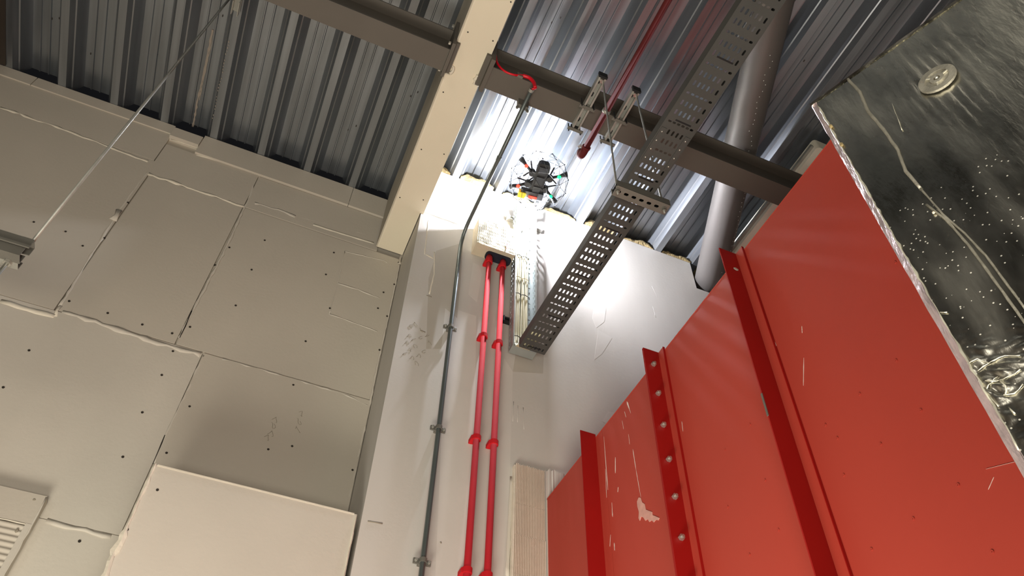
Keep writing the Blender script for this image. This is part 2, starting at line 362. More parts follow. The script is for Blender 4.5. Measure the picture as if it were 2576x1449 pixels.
# mineral wool stuffed into the deck troughs on top of the wall
wl_names = ['crumpled yellow mineral wool above wall beside the cream girder', 'thick yellow mineral wool wad between girder and conduit at deck',
 'mineral wool wad in the deck trough left of the drone', 'mineral wool tuft in deck trough directly behind the drone cage', 'long yellow mineral wool wad just right of the drone at deck',
 'small mineral wool wad hidden half behind perforated tray', 'shadowed mineral wool wad right of the perforated tray', 'dark mineral wool wad nearest the round grey duct']
for k in range(8):
    x0 = -.659 + PER * (7 + k) + .016
    bm = nb(); a, b_ = x0 + .004, x0 + PER - .022
    n = 18; rows = []
    for j, (dy, zb) in enumerate(((.0, 0), (-.006, .25), (-.010, .55), (-.004, .8), (.012, 1.0))):
        rw = []
        for i in range(n + 1):
            t = i / n; e = min(t, 1 - t) * 5; e = min(1, e)
            x = a + (b_ - a) * t
            zt = (DH - .003) * min(1, .25 + e) * (.45 + .4 * noise.noise(Vector((x * 30, k, 2)))) if k not in (0, 1, 4) else DH * min(1, .2 + e) * (.7 + .3 * noise.noise(Vector((x * 40, k, 5))))
            q = noise.noise(Vector((x * 90, j * 1.7, k))) * .004
            rw.append(bm.verts.new((x, YM + .004 + dy * (1 if k in (1, 4) else .6) + q, H + .0006 + zt * zb)))
        rows.append(rw)
    back = [bm.verts.new((a + (b_ - a) * i / n, YM + .08, H + .0006)) for i in range(n + 1)]
    rows = [back] + rows if False else rows
    for j in range(4):
        for i in range(n): bm.faces.new((rows[j][i], rows[j][i + 1], rows[j + 1][i + 1], rows[j + 1][i]))
    bk = [bm.verts.new((v.co.x, YM + .06, v.co.z)) for v in rows[-1]]
    for i in range(n): bm.faces.new((rows[-1][i], rows[-1][i + 1], bk[i + 1], bk[i]))
    o = part('mineral_wool_wad', bm, WOOL, smooth=True); tag(o, wl_names[k], 'insulation', 'mineral wool wads along the deck edge')

# ============================================================ BEAMS
# plasterboard-cased girder running towards the viewer
g = thing('cased_girder', (.143, .3, 1.40), 'cream plasterboard-cased girder running under the metal deck to the corner column', 'beam')
bm = nb(); box(bm, .111, .1785, -1.7, 1.0, 1.40, 1.403); box(bm, .111, .1712, 1.0, 1.128, 1.40, 1.403); part('bottom_board', bm, CREAM, g)
bm = nb(); box(bm, .1082, .1112, -1.7, 1.128, 1.4002, 1.6365); part('side_board', bm, CREAM_SHADED, g, label='shaded grey left side board')
bm = nb(); box(bm, .1755, .1786, -1.7, .998, 1.4032, 1.59); part('side_board', bm, CREAM, g)
bm = nb(); box(bm, .1125, .1140, -1.7, 1.125, 1.3993, 1.4002); part('corner_bead', bm, FILLER, g)
bm = nb()
for px in [(1285, 5), (1177, 81), (1240, 103), (1115, 232), (1169, 271), (1060, 376), (1117, 388), (1006, 497), (1065, 503)]:
    X, Y, Z = surf(*px, 2, 1.3996); rod(bm, (X, Y, Z), (X, Y, Z + .002), .0016, 6)
part('screw_heads', bm, SCREW, g, kind='stuff')

def ibeam(name, x0, x1, label, m1=BEAM, m2=BEAM):
    y0, y1, z0, z1 = .6115, .6575, 1.38, 1.47; yc = (y0 + y1) / 2
    t = thing(name, ((x0 + x1) / 2, yc, z0), label, 'beam', 'steel cross beams under the deck')
    bm = nb(); box(bm, x0, x1, y0, y1, z0, z0 + .0037); part('bottom_flange', bm, m1, t)
    bm = nb(); box(bm, x0, x1, yc - .0014, yc + .0014, z0 + .0037, z1 - .0037); part('web', bm, m2, t)
    bm = nb(); box(bm, x0, x1, y0, y1, z1 - .0037, z1); part('top_flange', bm, m2, t)
    return t
b1 = ibeam('steel_cross_beam', .1875, 1.68, 'grey steel cross beam in right bay carrying the tray hangers')
bm = nb(); box(bm, .1795, .1873, .595, .665, 1.374, 1.476); part('end_plate', bm, BEAM, b1)
b2 = ibeam('steel_cross_beam', -.760, .1015, 'grey steel cross beam in left bay ending at the cream girder')
bm = nb(); box(bm, .1017, .1079, .595, .665, 1.374, 1.476); part('end_plate', bm, BEAM, b2)
for t, x, px in ((b1, .1795, -1), (b2, .1079, 1)):
    for z in (1.385, 1.465):
        for y in (.602, .659):
            bm = nb(); xx = x + (.009 if px < 0 else -.009)
            rod(bm, (xx, y, z), (xx - .004 * 1, y, z), .0035, 6); part('bolt', bm, BOLTM, t)
# ragged filler around the end plates, on the girder
bead([(.1785, .668, 1.3995), (.170, .664, 1.3985), (.168, .63, 1.3985), (.170, .592, 1.3985), (.1785, .588, 1.3995)], .003, g, FILLER, jit=.6)
bead([(.112, .668, 1.3985), (.120, .660, 1.3985), (.121, .63, 1.3985), (.120, .600, 1.3985), (.112, .590, 1.3985)], .0028, g, FILLER, jit=.6)
bm = nb(); box(bm, .1700, .1794, .598, .663, 1.391, 1.3999); part('plate_stub', bm, BEAM, b1)
bm = nb(); box(bm, .1080, .1165, .600, .662, 1.391, 1.3999); part('plate_stub', bm, BEAM, b2)

ld = thing('dark_edge_girder', (-.79, .5, 1.40), 'dark brown steel girder at the far left edge of the deck', 'beam')
bm = nb(); box(bm, -.83, -.7665, -1.7, 1.128, 1.50, 1.504); part('bottom_flange', bm, BEAM_D, ld)
bm = nb(); box(bm, -.800, -.796, -1.7, 1.128, 1.504, 1.586); part('web', bm, BEAM_D, ld)
bm = nb(); box(bm, -.83, -.7665, -1.7, 1.128, 1.586, 1.5895); part('top_flange', bm, BEAM_D, ld)

cs = thing('cream_deck_trim', (.97, .8, 1.55), 'cream flat trim box under the deck along the red casing top', 'trim')
for a, b_ in ((.575, .608), (.662, 1.12)):
    pass
def rrect(x0, x1, z0, z1, r, n=4):
    out = []
    for cx, cz, a0 in ((x1 - r, z0 + r, -90), (x1 - r, z1 - r, 0), (x0 + r, z1 - r, 90), (x0 + r, z0 + r, 180)):
        for i in range(n + 1):
            a = math.radians(a0 + 90 * i / n); out.append((cx + r * math.cos(a), cz + r * math.sin(a)))
    return out
bm = nb(); prism(bm, rrect(.955, 1.03, .572, .998, .008), 'z', 1.555, 1.5895); part('trim_body', bm, WHITEM, cs)
bm = nb(); box(bm, .948, .9548, .580, .998, 1.566, 1.574); part('trim_lip', bm, GALV, cs)

# ============================================================ ROUND DUCT
rd = thing('round_duct', (.80, .68, 1.49), 'grey round spiral duct slanting under the deck into the wall notch', 'duct')
A = Vector((.960, 1.06, 1.531)); B = Vector((.60, .18, 1.53)); rD = .0372
def dpt(t): return A.lerp(B, t)
bm = nb(); tube(bm, [dpt(t / 8) for t in range(15)], rD, 40); part('duct_tube', bm, DUCTG, rd, smooth=True)
bm = nb(); dd = (B - A).normalized(); side = dd.cross(Vector((0, 0, 1))).normalized()
if side.x < 0: side = -side
for i in range(46):
    t = .12 + .0135 * i + random.uniform(-.002, .002); an = math.radians(random.choice((-62, -58, -70)) + random.uniform(-4, 4) + 22 * math.sin(i * .13))
    c = dpt(t) + side * rD * math.cos(an) + Vector((0, 0, 1)) * rD * math.sin(an)
    ell(bm, c, .0008, .0012, .0008, 1)
part('paint_specks', bm, SPECK, rd, kind='stuff')

# ============================================================ SPRINKLER PIPE
sp = thing('sprinkler_pipe', (.41, .3, 1.33), 'dark red sprinkler pipe along the deck ending in an upturned head', 'pipe')
bm = nb(); tube(bm, [(.408, -1.65, 1.33), (.409, .0, 1.33), (.4095, .688, 1.33)], .0062, 18); part('pipe_run', bm, REDP, sp, smooth=True)
bm = nb()
el = [(.4095, .668, 1.33), (.4095, .684, 1.33)] + [(.4095, .684 + .010 * math.sin(a), 1.340 - .010 * math.cos(a)) for a in [math.radians(15 * i) for i in range(1, 7)]] + [(.4095, .694, 1.352)]
tube(bm, el, [.0078] * 2 + [.0076] * 6 + [.0062], 16); part('elbow', bm, REDP, sp, smooth=True)
bm = nb(); ring(bm, (.4095, .670, 1.33), (0, 1, 0), .006, .0088, .0022); part('elbow_collar', bm, REDP, sp)
bm = nb(); rod(bm, (.4095, .694, 1.350), (.4095, .694, 1.358), .0034, 12); part('reducer', bm, REDP, sp)
bm = nb(); rod(bm, (.4095, .694, 1.358), (.4095, .694, 1.362), .0024, 10); hd = part('sprinkler_head', bm, BOLTM, sp, label='chrome sprinkler head with toothed deflector')
for s in (-1, 1):
    bm = nb(); tube(bm, [(.4095 + s * .0022, .694, 1.362), (.4095 + s * .0034, .694, 1.366), (.4095, .694, 1.371)], .0006, 5); part('frame_arm', bm, BOLTM, hd)
bm = nb()
for k in range(10):
    a = 2 * math.pi * k / 10
    obox(bm, (.4095 + .0032 * math.cos(a), .694 + .0032 * math.sin(a), 1.3715), ((math.cos(a), math.sin(a), 0), (-math.sin(a), math.cos(a), 0), (0, 0, 1)), (.0018, .0006, .0003))
rod(bm, (.4095, .694, 1.371), (.4095, .694, 1.372), .002, 10)
part('deflector', bm, BOLTM, hd)
pc = thing('pipe_clip_hanger', (.4095, .583, 1.33), 'galvanised ring clip and rod holding the red sprinkler pipe', 'hanger')
bm = nb(); ring(bm, (.4095, .585, 1.33), (0, 1, 0), .0064, .0082, .0030, 18); part('clip_ring', bm, GALV, pc, smooth=True)
bm = nb(); rod(bm, (.4095, .585, 1.338), (.4095, .585, 1.378), .0015); part('drop_rod', bm, GALV, pc)
bm = nb(); rod(bm, (.4095, .585, 1.338), (.4095, .585, 1.345), .0028, 6); part('nut', bm, BOLTM, pc)

# ============================================================ STRUT BRACKETS UNDER THE BEAM
def strut_profile(w, h, t=.0012, lip=.0035):
    # open side towards -z
    x0, x1 = -w / 2, w / 2
    return [(x0, 0), (x0 + lip, 0), (x0 + lip, t), (x0 + t, t), (x0 + t, h - t), (x1 - t, h - t), (x1 - t, t), (x1 - lip, t), (x1 - lip, 0), (x1, 0), (x1, h), (x0, h)]
def bracket(x, label):
    t = thing('strut_bracket', (x, .6, 1.365), label, 'bracket', 'strut brackets clamped under the right cross beam')
    bm = nb(); prism(bm, [(x + a, 1.3645 + b_) for a, b_ in strut_profile(.0150, .0145)], 'y', .541, .660); part('channel', bm, GALV, t)
    for y in (.556, .585, .614, .643):
        bm = nb(); prism(bm, rrect(x - .0022, x + .0022, y - .005, y + .005, .002, 2), 'z', 1.3770, 1.3776); part('slot', bm, BLACK, t)
    for y in (.5405, .6605):
        bm = nb(); prism(bm, [(x - .0085, 1.3635), (x + .0085, 1.3635), (x + .0085, 1.3797), (x - .0085, 1.3797)], 'y', y - .0022, y + .0022); part('end_cap', bm, BLACK, t)
    for yc in (.6085, .6605):
        bm = nb(); box(bm, x - .016, x + .016, yc - .003, yc + .003, 1.3615, 1.3643); part('clamp_bar', bm, GALV_D, t)
        for s in (-1, 1):
            bm = nb(); rod(bm, (x + s * .0125, yc + .0035 * (1 if yc > .63 else -1), 1.358), (x + s * .0125, yc + .0035 * (1 if yc > .63 else -1), 1.386), .0014, 6); part('clamp_bolt', bm, BLACK, t)
    bm = nb(); rod(bm, (x, .5475, 1.3600), (x, .5475, 1.3643), .0042, 6); part('nut', bm, BOLTM, t)
bracket(.3825, 'galvanised strut bracket under the beam, left of the red pipe')
bracket(.4535, 'galvanised strut bracket under the beam, right of the red pipe')

# ============================================================ PERFORATED CABLE TRAY (horizontal)
TZ = 1.03
ct = thing('cable_tray', (.42, .5, TZ), 'long grey perforated cable tray hung below the beam towards the wall', 'cable tray')
yA, yB = .948, -.30; TW = .0515; xa, xb = .3925, .4160   # left edge at wall / left edge at near end
def tx(y): return xa + (xb - xa) * (yA - y) / (yA - yB)
Lr = yA - yB; pitch = .01646; n = int(Lr / pitch)
ev = Vector((xb - xa, yB - yA, 0)).normalized(); eu = Vector((-ev.y, ev.x, 0))
if eu.x < 0: eu = -eu
rows = []; K = [0, 1, 0]; cols = 6; marg = .0035; cw = (TW - 2 * marg) / cols
for r in range(n):
    v0, v1 = r * pitch, (r + 1) * pitch; vc = (v0 + v1) / 2; kind = K[r % 3]; cells = [(0, marg, None), (TW - marg, TW, None)]
    for c in range(cols):
        u0 = marg + c * cw; u1 = u0 + cw; uc = (u0 + u1) / 2
        if kind == 1: s = (uc, vc, .0027, .0017)
        else: s = (uc, vc, .0016, .0042)
        cells.append((u0, u1, s))
    rows.append((v0, v1, cells))
bm = nb(); slotcells(bm, (xa, yA, TZ), eu, ev, rows); bmesh.ops.remove_doubles(bm, verts=bm.verts, dist=1e-6)
o = part('tray_base', bm, TRAYM, ct); solid(o, .0015, 0)
for off in (0, TW):
    bm = nb(); a = Vector((xa, yA, TZ)) + eu * off; e = a + ev * n * pitch; th = .0006
    obox(bm, (a + e) / 2 + Vector((0, 0, .0085)), (ev, eu, (0, 0, 1)), ((e - a).length / 2, th, .0090)); part('side_rail', bm, TRAYM, ct)
    bm = nb(); s = 1 if off == 0 else -1
    obox(bm, (a + e) / 2 + Vector((0, 0, .0175)) + eu * .0015 * s, (ev, eu, (0, 0, 1)), ((e - a).length / 2, .0018, .0008)); part('rail_lip', bm, TRAYM, ct)
# dark stiffening slots
for r in range(12):
    if r * .1072 + .094 < n * pitch:
        c = Vector((xa, yA, TZ - .0005)) + ev * (r * .1072 + (-.009 if r == 0 else -.0125) + (.018 if r == 0 else 0)) + eu * TW * .52
        bm = nb(); obox(bm, c, (ev, eu, (0, 0, 1)), (.0011, .0130, .0004)); part('rib_slot', bm, BLACK, ct)
# splice plates with bolts
for s, off in ((0, .0055), (1, TW - .0055)):
    c0 = Vector((xa, yA, TZ - .0009)) + eu * off
    v = (yA - .473); c = c0 + ev * v
    bm = nb(); obox(bm, c, (ev, eu, (0, 0, 1)), (.031, .0042, .0006)); part('splice_plate', bm, TRAYM, ct)
    for k in range(4):
        cc = c + ev * (-.024 + .016 * k) + Vector((0, 0, -.0006))
        bm = nb(); ell(bm, cc, .0019, .0019, .0012, 1); part('bolt_head', bm, BOLTM, ct, smooth=True)
# closed end where tray meets the wall riser
bm = nb(); obox(bm, Vector((xa, yA, TZ + .006)) + eu * TW / 2, (eu, ev, (0, 0, 1)), (TW / 2, .0006, .0065)); part('end_plate', bm, TRAYM, ct)

# trapeze under the tray and its two rods
tp = thing('trapeze_channel', (.432, .56, TZ - .016), 'slotted strut channel crossing under the perforated tray, hung on two rods', 'strut')
zb = TZ - .0165; x0, x1 = .386, .4795; y0, y1 = .5505, .5700
rows = []; ncell = 7; cw2 = (x1 - x0) / ncell
cells = []
for c in range(ncell): cells.append((c * cw2, (c + 1) * cw2, ((c + .5) * cw2, (y1 - y0) / 2, .0038, .0024)))
bm = nb(); slotcells(bm, (x0, y0, zb), Vector((1, 0, 0)), Vector((0, 1, 0)), [(0, y1 - y0, cells)])
o = part('slotted_back', bm, GALV_D, tp); solid(o, .003, 0)
bm = nb(); box(bm, x0, x1, y0, y0 + .001, zb, TZ - .0011); box(bm, x0, x1, y1 - .001, y1, zb, TZ - .0011); part('channel_sides', bm, GALV_D, tp)
bm = nb(); box(bm, x0 + .001, x1 - .001, y0 + .0012, y1 - .0012, TZ - .006, TZ - .0052); part('channel_inner_shade', bm, BLACK, tp)  # black sheet stands in for the shade inside the channel
for i, (x, yy, lab) in enumerate(((.3895, .5585, 'threaded rod from left strut bracket to tray channel'), (.4725, .5600, 'threaded rod from right strut bracket passing behind the tray'))):
    t = thing('threaded_rod', (x, yy, TZ), lab, 'rod', 'threaded rods holding the tray channel')
    xt = (.3850, .4560)[i]
    bm = nb(); tube(bm, [(x, yy, zb - .012), (x, yy, TZ), (xt, .5475, 1.366)], .0017, 8); part('rod', bm, GALV, t, smooth=True)
    bm = nb(); rod(bm, (x, yy, zb - .006), (x, yy, zb - .002), .0036, 6); part('nut', bm, GALV_D, t)
    bm = nb(); rod(bm, (x, yy, zb - .0018), (x, yy, zb - .0014), .0046, 12); part('washer', bm, GALV_D, t)

# ============================================================ VERTICAL TRAY ON THE WALL + CABLES
vt = thing('wall_cable_tray', (.41, .99, 1.06), 'bright galvanised cable tray riser fixed upright on the wall', 'cable tray')
x0, x1, z0, z1 = .3870, .4370, 1.050, 1.545
rows = []; pz = .0165; nr = int((z1 - z0) / pz)
for r in range(nr):
    v0 = r * pz; cells = [(.0, .004, None), (.046, .05, None)]
    for c in range(6):
        u0 = .004 + c * .007; cells.append((u0, u0 + .007, (u0 + .0035, v0 + pz / 2, .0010, .0038) if (r % 3) else (u0 + .0035, v0 + pz / 2, .0022, .0014)))
    rows.append((v0, v0 + pz, cells))
bm = nb(); slotcells(bm, (x0, .9890, z0), Vector((1, 0, 0)), Vector((0, 0, 1)), rows); o = part('tray_back', bm, TRAYL, vt); solid(o, .0012, 0)
for xx in (x0, x1):
    rw = []
    for r in range(nr):
        v0 = r * pz; rw.append((v0, v0 + pz, [(0, .006, None), (.006, .013, (.0095, v0 + pz / 2, .0011, .0036)), (.013, .0215, (.0165, v0 + pz / 2, .0010, .0030))]))
    bm = nb(); slotcells(bm, (xx, .9675, z0), Vector((0, 1, 0)), Vector((0, 0, 1)), rw); o = part('side_rail', bm, TRAYL, vt); solid(o, .0010, 0)
    s = 1 if xx == x0 else -1
    bm = nb(); box(bm, min(xx, xx + s * .0028), max(xx, xx + s * .0028), .9668, .9682, z0, z0 + nr * pz); part('rail_lip', bm, GALV, vt)
bm = nb(); box(bm, x0, x1, .968, .9892, z0 - .001, z0); part('end_lip', bm, TRAYL, vt)
for z, xl, xr in ((1.142, .3755, .4375), (1.492, .3735, .4615)):
    t = thing('wall_strut', (.41, .995, z), 'short strut behind the wall riser near its foot' if z < 1.3 else 'short strut with projecting ends behind top of the wall riser', 'strut')
    bm = nb(); prism(bm, [(.9902, z - .006), (.9998, z - .006), (.9998, z + .006), (.9902, z + .006), (.9902, z + .003), (.997, z + .003), (.997, z - .003), (.9902, z - .003)], 'x', xl, xr); part('channel', bm, GALV if z > 1.3 else BLACK, t)
    for xx in (xl, xr):
        bm = nb(); box(bm, xx - .0015, xx + .0015, .9890, .9998, z - .0075, z + .0075); part('end_cap', bm, GALV if z > 1.3 else BLACK, t)

def cables(xs, label, zt):
    t = thing('cable_bundle', (xs[0], .98, 1.06), label, 'cables', 'cream cable bundles in the wall riser')
    for i, x in enumerate(xs):
        ph = random.uniform(0, 6); pts = []
        pts.append((x, .90, TZ + .005)); pts.append((x, .948, TZ + .007)); pts.append((x, .970, 1.052))
        for k in range(15):
            z = 1.07 + k * .03; pts.append((x + .0006 * math.sin(ph + k * .7), .9795 + .0008 * math.sin(ph + k), z))
        pts = [p for p in pts if p[2] < zt]
        bm = nb(); tube(bm, pts, .0020, 8); part('cable', bm, CABLE, t, smooth=True)
    xl, xr = min(xs) - .0022, max(xs) + .0020
    for z in (1.085, 1.212, 1.265, 1.340, 1.435):
        bm = nb(); tube(bm, [(xl, .984, z), (xl, .9765, z + .001), ((xl + xr) / 2, .9755, z + .002), (xr, .9765, z), (xr, .984, z - .001)], .0008, 5)
        part('cable_tie', bm, BLACK if z != 1.265 else CABLE, t)
        bm = nb(); tube(bm, [(xr, .9765, z), (xr, .971, z - .006)], .0005, 4); part('tie_tail', bm, BLACK, t)
cables([.3955, .3995, .4035], 'slim bundle of three cream cables in left of wall riser', 1.50)
cables([.4085, .4125, .4165, .4205], 'wider bundle of four cream cables in middle of wall riser', 1.50)

# ============================================================ FIRESTOP BOX, RED PIPES
fb = thing('firestop_box', (.34, .98, 1.32), 'cream mesh-textured firestop box on the wall above the twin red pipes', 'box')
bm = nb(); x0, x1, y0, z0, z1 = .2965, .3855, .9655, 1.32, 1.412
nx, nz = 230, 48; g2 = []
for j in range(nz + 1):
    rw = []
    for i in range(nx + 1):
        u = i / nx; v = j / nz; x = x0 + (x1 - x0) * u; z = z0 + (z1 - z0) * v
        d = .00032 * math.sin(u * 24 * 2 * math.pi + .6 * math.sin(v * 9)) * (1 if (v > .12) else .2) * (0.35 if (u > .42 and u < .68 and v < .5) else 1)
        d += .00022 * math.cos(v * 8 * 2 * math.pi + 2 * u) + .0007 * noise.noise(Vector((u * 8, v * 4, 3)))
        if min(i, nx - i, j, nz - j) == 0: d = 0
        rw.append(bm.verts.new((x, y0 - d, z)))
    g2.append(rw)
for j in range(nz):
    for i in range(nx): bm.faces.new((g2[j][i], g2[j][i + 1], g2[j + 1][i + 1], g2[j + 1][i]))
part('textured_face', bm, FIREB, fb, smooth=True)
bm = nb(); box(bm, x0, x1, y0, .9995, z0, z1); part('batt_body', bm, FIREB2, fb)
bm = nb(); prism(bm, rrect(.325, .3835, .9755, .9985, .008), 'z', 1.3165, 1.3205); part('pipe_collar', bm, NAVY, fb)
bm = nb(); box(bm, .3645, .3652, y0 - .0022, y0 - .001, 1.332, 1.347); part('ink_line', bm, REDC, fb)
bm = nb(); ell(bm, (.3648, y0 - .0016, 1.3485), .0009, .0009, .0012, 1); part('pen_dot', bm, BLACK, fb)

for i, (x, lab) in enumerate(((.3340, 'left one of twin vertical bright red pipes on the wall'), (.3655, 'right one of twin vertical bright red pipes on the wall'))):
    t = thing('red_pipe', (x, .985, FL), lab, 'pipe', 'twin red pipes below the firestop box')
    bm = nb(); tube(bm, [(x, .986, FL), (x, .986, .3), (x, .986, 1.319)], .0054, 16); part('pipe', bm, REDC, t, smooth=True)
    bm = nb(); ring(bm, (x, .986, 1.300), (0, 0, 1), .0053, .0072, .010, 16); part('socket', bm, REDC, t, smooth=True)
    for z in (1.296, 1.068 - .006 * i, .823, .583, .34, .1, -.14):
        bm = nb(); ring(bm, (x, .986, z), (0, 0, 1), .0053, .0078, .0042, 14); box(bm, x - .0095, x - .004, .984, .9995, z - .0045, z + .003); box(bm, x - .004, x + .004, .991, .9995, z - .004, z + .004)
        part('pipe_clip', bm, REDC, t)

# ============================================================ CONDUIT WITH RED CABLE
cn = thing('steel_conduit', (.267, .985, FL), 'grey steel conduit climbing the wall and bending along to the beam', 'conduit')
pts = [(.2672, .986, FL), (.2672, .986, .2), (.2672, .986, .9), (.2672, .986, 1.30)]
pts += [(.2672, .986 - .045 * (1 - math.cos(a)), 1.305 + .045 * math.sin(a)) for a in [math.radians(15 * k) for k in range(1, 7)]]
pts += [(.2672, .80, 1.350), (.2672, .611, 1.352)]
bm = nb(); tube(bm, pts, .0042, 16); part('conduit_tube', bm, CONDUIT, cn, smooth=True)
bm = nb(); ring(bm, (.2672, .7735, 1.3505), (0, 1, 0), .0042, .0054, .004, 14); part('coupler', bm, CONDUIT, cn)
bm = nb(); ring(bm, (.2672, .613, 1.352), (0, 1, 0), .0040, .0050, .003, 14); part('end_bush', bm, GALV, cn)
for z in (1.066, .823, .583, .34, .1, -.14):
    t = bm = nb(); ring(bm, (.2672, .986, z), (0, 0, 1), .0042, .0056, .0032, 14); box(bm, .2540, .2804, .9895, .9925, z - .004, z + .004); box(bm, .2625, .272, .9925, .9998, z - .003, z + .003)
    c = part('saddle_clip', bm, GALV_D, cn)
    for s in (-1, 1):
        bm = nb(); rod(bm, (.2672 + s * .0098, .985, z), (.2672 + s * .0098, .9895, z), .0022, 6); part('clip_screw', bm, GALV, c)
bc = thing('beam_clip', (.2672, .655, 1.36), 'small galvanised clip fixing conduit to the beam flange edge', 'clip')
bm = nb(); box(bm, .257, .278, .650, .658, 1.3565, 1.3790); box(bm, .258, .277, .6577, .662, 1.364, 1.388); part('clip_plate', bm, GALV_D, bc)
for s in (-1, 1):
    bm = nb(); ell(bm, (.2672 + s * .0105, .656, 1.352), .0035, .0035, .005, 1); part('clip_ear', bm, GALV_D, bc)

rc = thing('red_cable', (.25, .62, 1.42), 'bright red cable looping from conduit end up the beam to the girder', 'cable')
rp = [surf(1247, 138, 1, .6105), surf(1252, 160, 1, .6105), surf(1268, 178, 1, .6105), surf(1292, 188, 1, .609), surf(1315, 190, 1, .608), surf(1332, 196, 1, .606), surf(1343, 208, 1, .606), surf(1346, 221, 1, .607), (.2672, .611, 1.353)]
def smoothpts(p, n=5):
    p = [Vector(q) for q in p]; out = []
    for i in range(len(p) - 1):
        a, b_, c, d = p[max(i - 1, 0)], p[i], p[i + 1], p[min(i + 2, len(p) - 1)]
        for k in range(n):
            t = k / n; out.append(.5 * ((2 * b_) + (c - a) * t + (2 * a - 5 * b_ + 4 * c - d) * t * t + (3 * b_ - a - 3 * c + d) * t ** 3))
    return out + [p[-1]]
bm = nb(); tube(bm, smoothpts(rp), .0021, 8); part('cable_core', bm, REDW, rc, smooth=True)
bm = nb(); tube(bm, smoothpts(rp[4:8]), .0036, 10); part('sleeve', bm, REDW, rc, smooth=True)
q = surf(1307, 196, 1, .6105)
bm = nb(); box(bm, q[0] - .006, q[0] + .006, .607, .6114, 1.380, 1.392); part('fixing_tag', bm, GALV_D, rc)

# ============================================================ DRONE IN ITS CAGE
DC = Vector((.3970, .865, 1.480)); RR = .0675
dr = thing('caged_drone', tuple(DC), 'black quadcopter drone hovering inside a round wire cage', 'drone')
bm = nb(); r = bmesh.ops.create_icosphere(bm, subdivisions=2, radius=RR)
rot = Matrix.Rotation(.35, 3, 'Z') @ Matrix.Rotation(.25, 3, 'X')
V = [DC + rot @ v.co for v in bm.verts]; bm.verts.index_update(); E = [(e.verts[0].index, e.verts[1].index) for e in bm.edges]; bm.free()
bm = nb()
for a, b_ in E: tube(bm, [V[a], V[b_]], .00045, 5, cap=False)
part('cage_struts', bm, BLACK, dr, kind='stuff')
for v in V:
    bm = nb(); ell(bm, v, .0017, .0017, .0017, 1); part('cage_node', bm, BLACK, dr)
fw = (surf(1345, 480, 2, 1.48)[0] - surf(1368, 415, 2, 1.48)[0], surf(1345, 480, 2, 1.48)[1] - surf(1368, 415, 2, 1.48)[1])
F = Vector((fw[0], fw[1], 0)).normalized(); S = Vector((F.y, -F.x, 0)); Zv = Vector((0, 0, 1))
def dpos(f, s, z=0): return DC + F * f + S * s + Zv * z
bm = nb()
prof = [(-.048, .0085), (-.044, .0135), (-.032, .0150), (-.010, .0130), (.010, .0140), (.030, .0145), (.042, .0105)]
lo = [bm.verts.new(dpos(f, -w_, -.006)) for f, w_ in prof] + [bm.verts.new(dpos(f, w_, -.006)) for f, w_ in prof[::-1]]
hi = [bm.verts.new(dpos(f, -w_ * .9, .010)) for f, w_ in prof] + [bm.verts.new(dpos(f, w_ * .9, .010)) for f, w_ in prof[::-1]]
nn = len(lo)
for i in range(nn): bm.faces.new((lo[i], lo[(i + 1) % nn], hi[(i + 1) % nn], hi[i]))
bm.faces.new(lo[::-1]); bm.faces.new(hi); part('body', bm, BLACK, dr)
for f in (-.030, -.004, .022):
    bm = nb(); obox(bm, dpos(f, 0, -.0065), (F, S, Zv), (.0095, .0085, .001)); part('belly_panel', bm, DARKG, dr)
bm = nb(); obox(bm, dpos(.036, -.006, -.002), (F, S, Zv), (.008, .026, .007)); part('payload_head', bm, DARKG, dr)
bm = nb(); obox(bm, dpos(.041, -.003, -.0100), (F, S, Zv), (.0030, .0095, .0012)); part('red_strip', bm, LEDR, dr, label='glowing red light strip')
bm = nb(); q = surf(1313, 487, 2, 1.475); obox(bm, (q[0], q[1], 1.475), (F, S, Zv), (.007, .008, .007)); part('yellow_block', bm, YEL, dr, label='yellow battery block')
for i, (px, led) in enumerate((((1315, 404), LEDR), ((1421, 440), LEDG), ((1289, 469), LEDR), ((1393, 503), LEDG))):
    q = surf(*px, 2, 1.48); q = Vector(q); root = DC + (q - DC) * .16
    mid = DC + (q - DC) * .42
    bm = nb(); tube(bm, [root, mid], [.0062, .0042], 8); tube(bm, [mid, q], [.0038, .0028], 8); part('arm', bm, BLACK, dr, smooth=True)
    bm = nb(); rod(bm, mid + Vector((0, 0, -.007)), mid + Vector((0, 0, .006)), .0070, 14); part('motor', bm, BLACK, dr)
    d = (q - DC).normalized()
    bm = nb(); tube(bm, [q - d * .010, q + d * .006], [.0040, .0062], 10); part('arm_tip', bm, DARKG if i != 3 else BLACK, dr, smooth=True)
    bm = nb(); per = Vector((-d.y, d.x, 0))
    for k in range(3):
        a = 2.1 * k + .5 * i; dv = Vector((math.cos(a), math.sin(a), 0)); pv = Vector((-dv.y, dv.x, 0))
        c = mid + dv * .013 + Vector((0, 0, .0085)); obox(bm, c, (dv, pv, Zv), (.012, .0018, .0004))
    part('propeller', bm, DARKG, dr)
    bm = nb(); ell(bm, DC + (q - DC) * .78 + Vector((0, 0, -.004)), .0045, .0045, .003, 2); part('signal_light', bm, led, dr, label='green signal light' if led is LEDG else 'red signal light', smooth=True)
for s in (-1, 1):
    bm = nb(); tube(bm, [dpos(.036, s * .010, -.004), dpos(.055, s * .014, -.012), dpos(.060, s * .006, -.018)], .0006, 5); part('antenna', bm, BLACK, dr)
hb = [surf(1308, 502, 1, .925), surf(1314, 495, 1, .925), surf(1330, 496, 1, .925), (surf(1343, 502, 1, .925)), surf(1346, 512, 1, .925), surf(1349, 515, 1, .925)]
bm = nb(); tube(bm, smoothpts(hb, 3), .0014, 8); part('front_bar', bm, DARKG, dr, smooth=True)
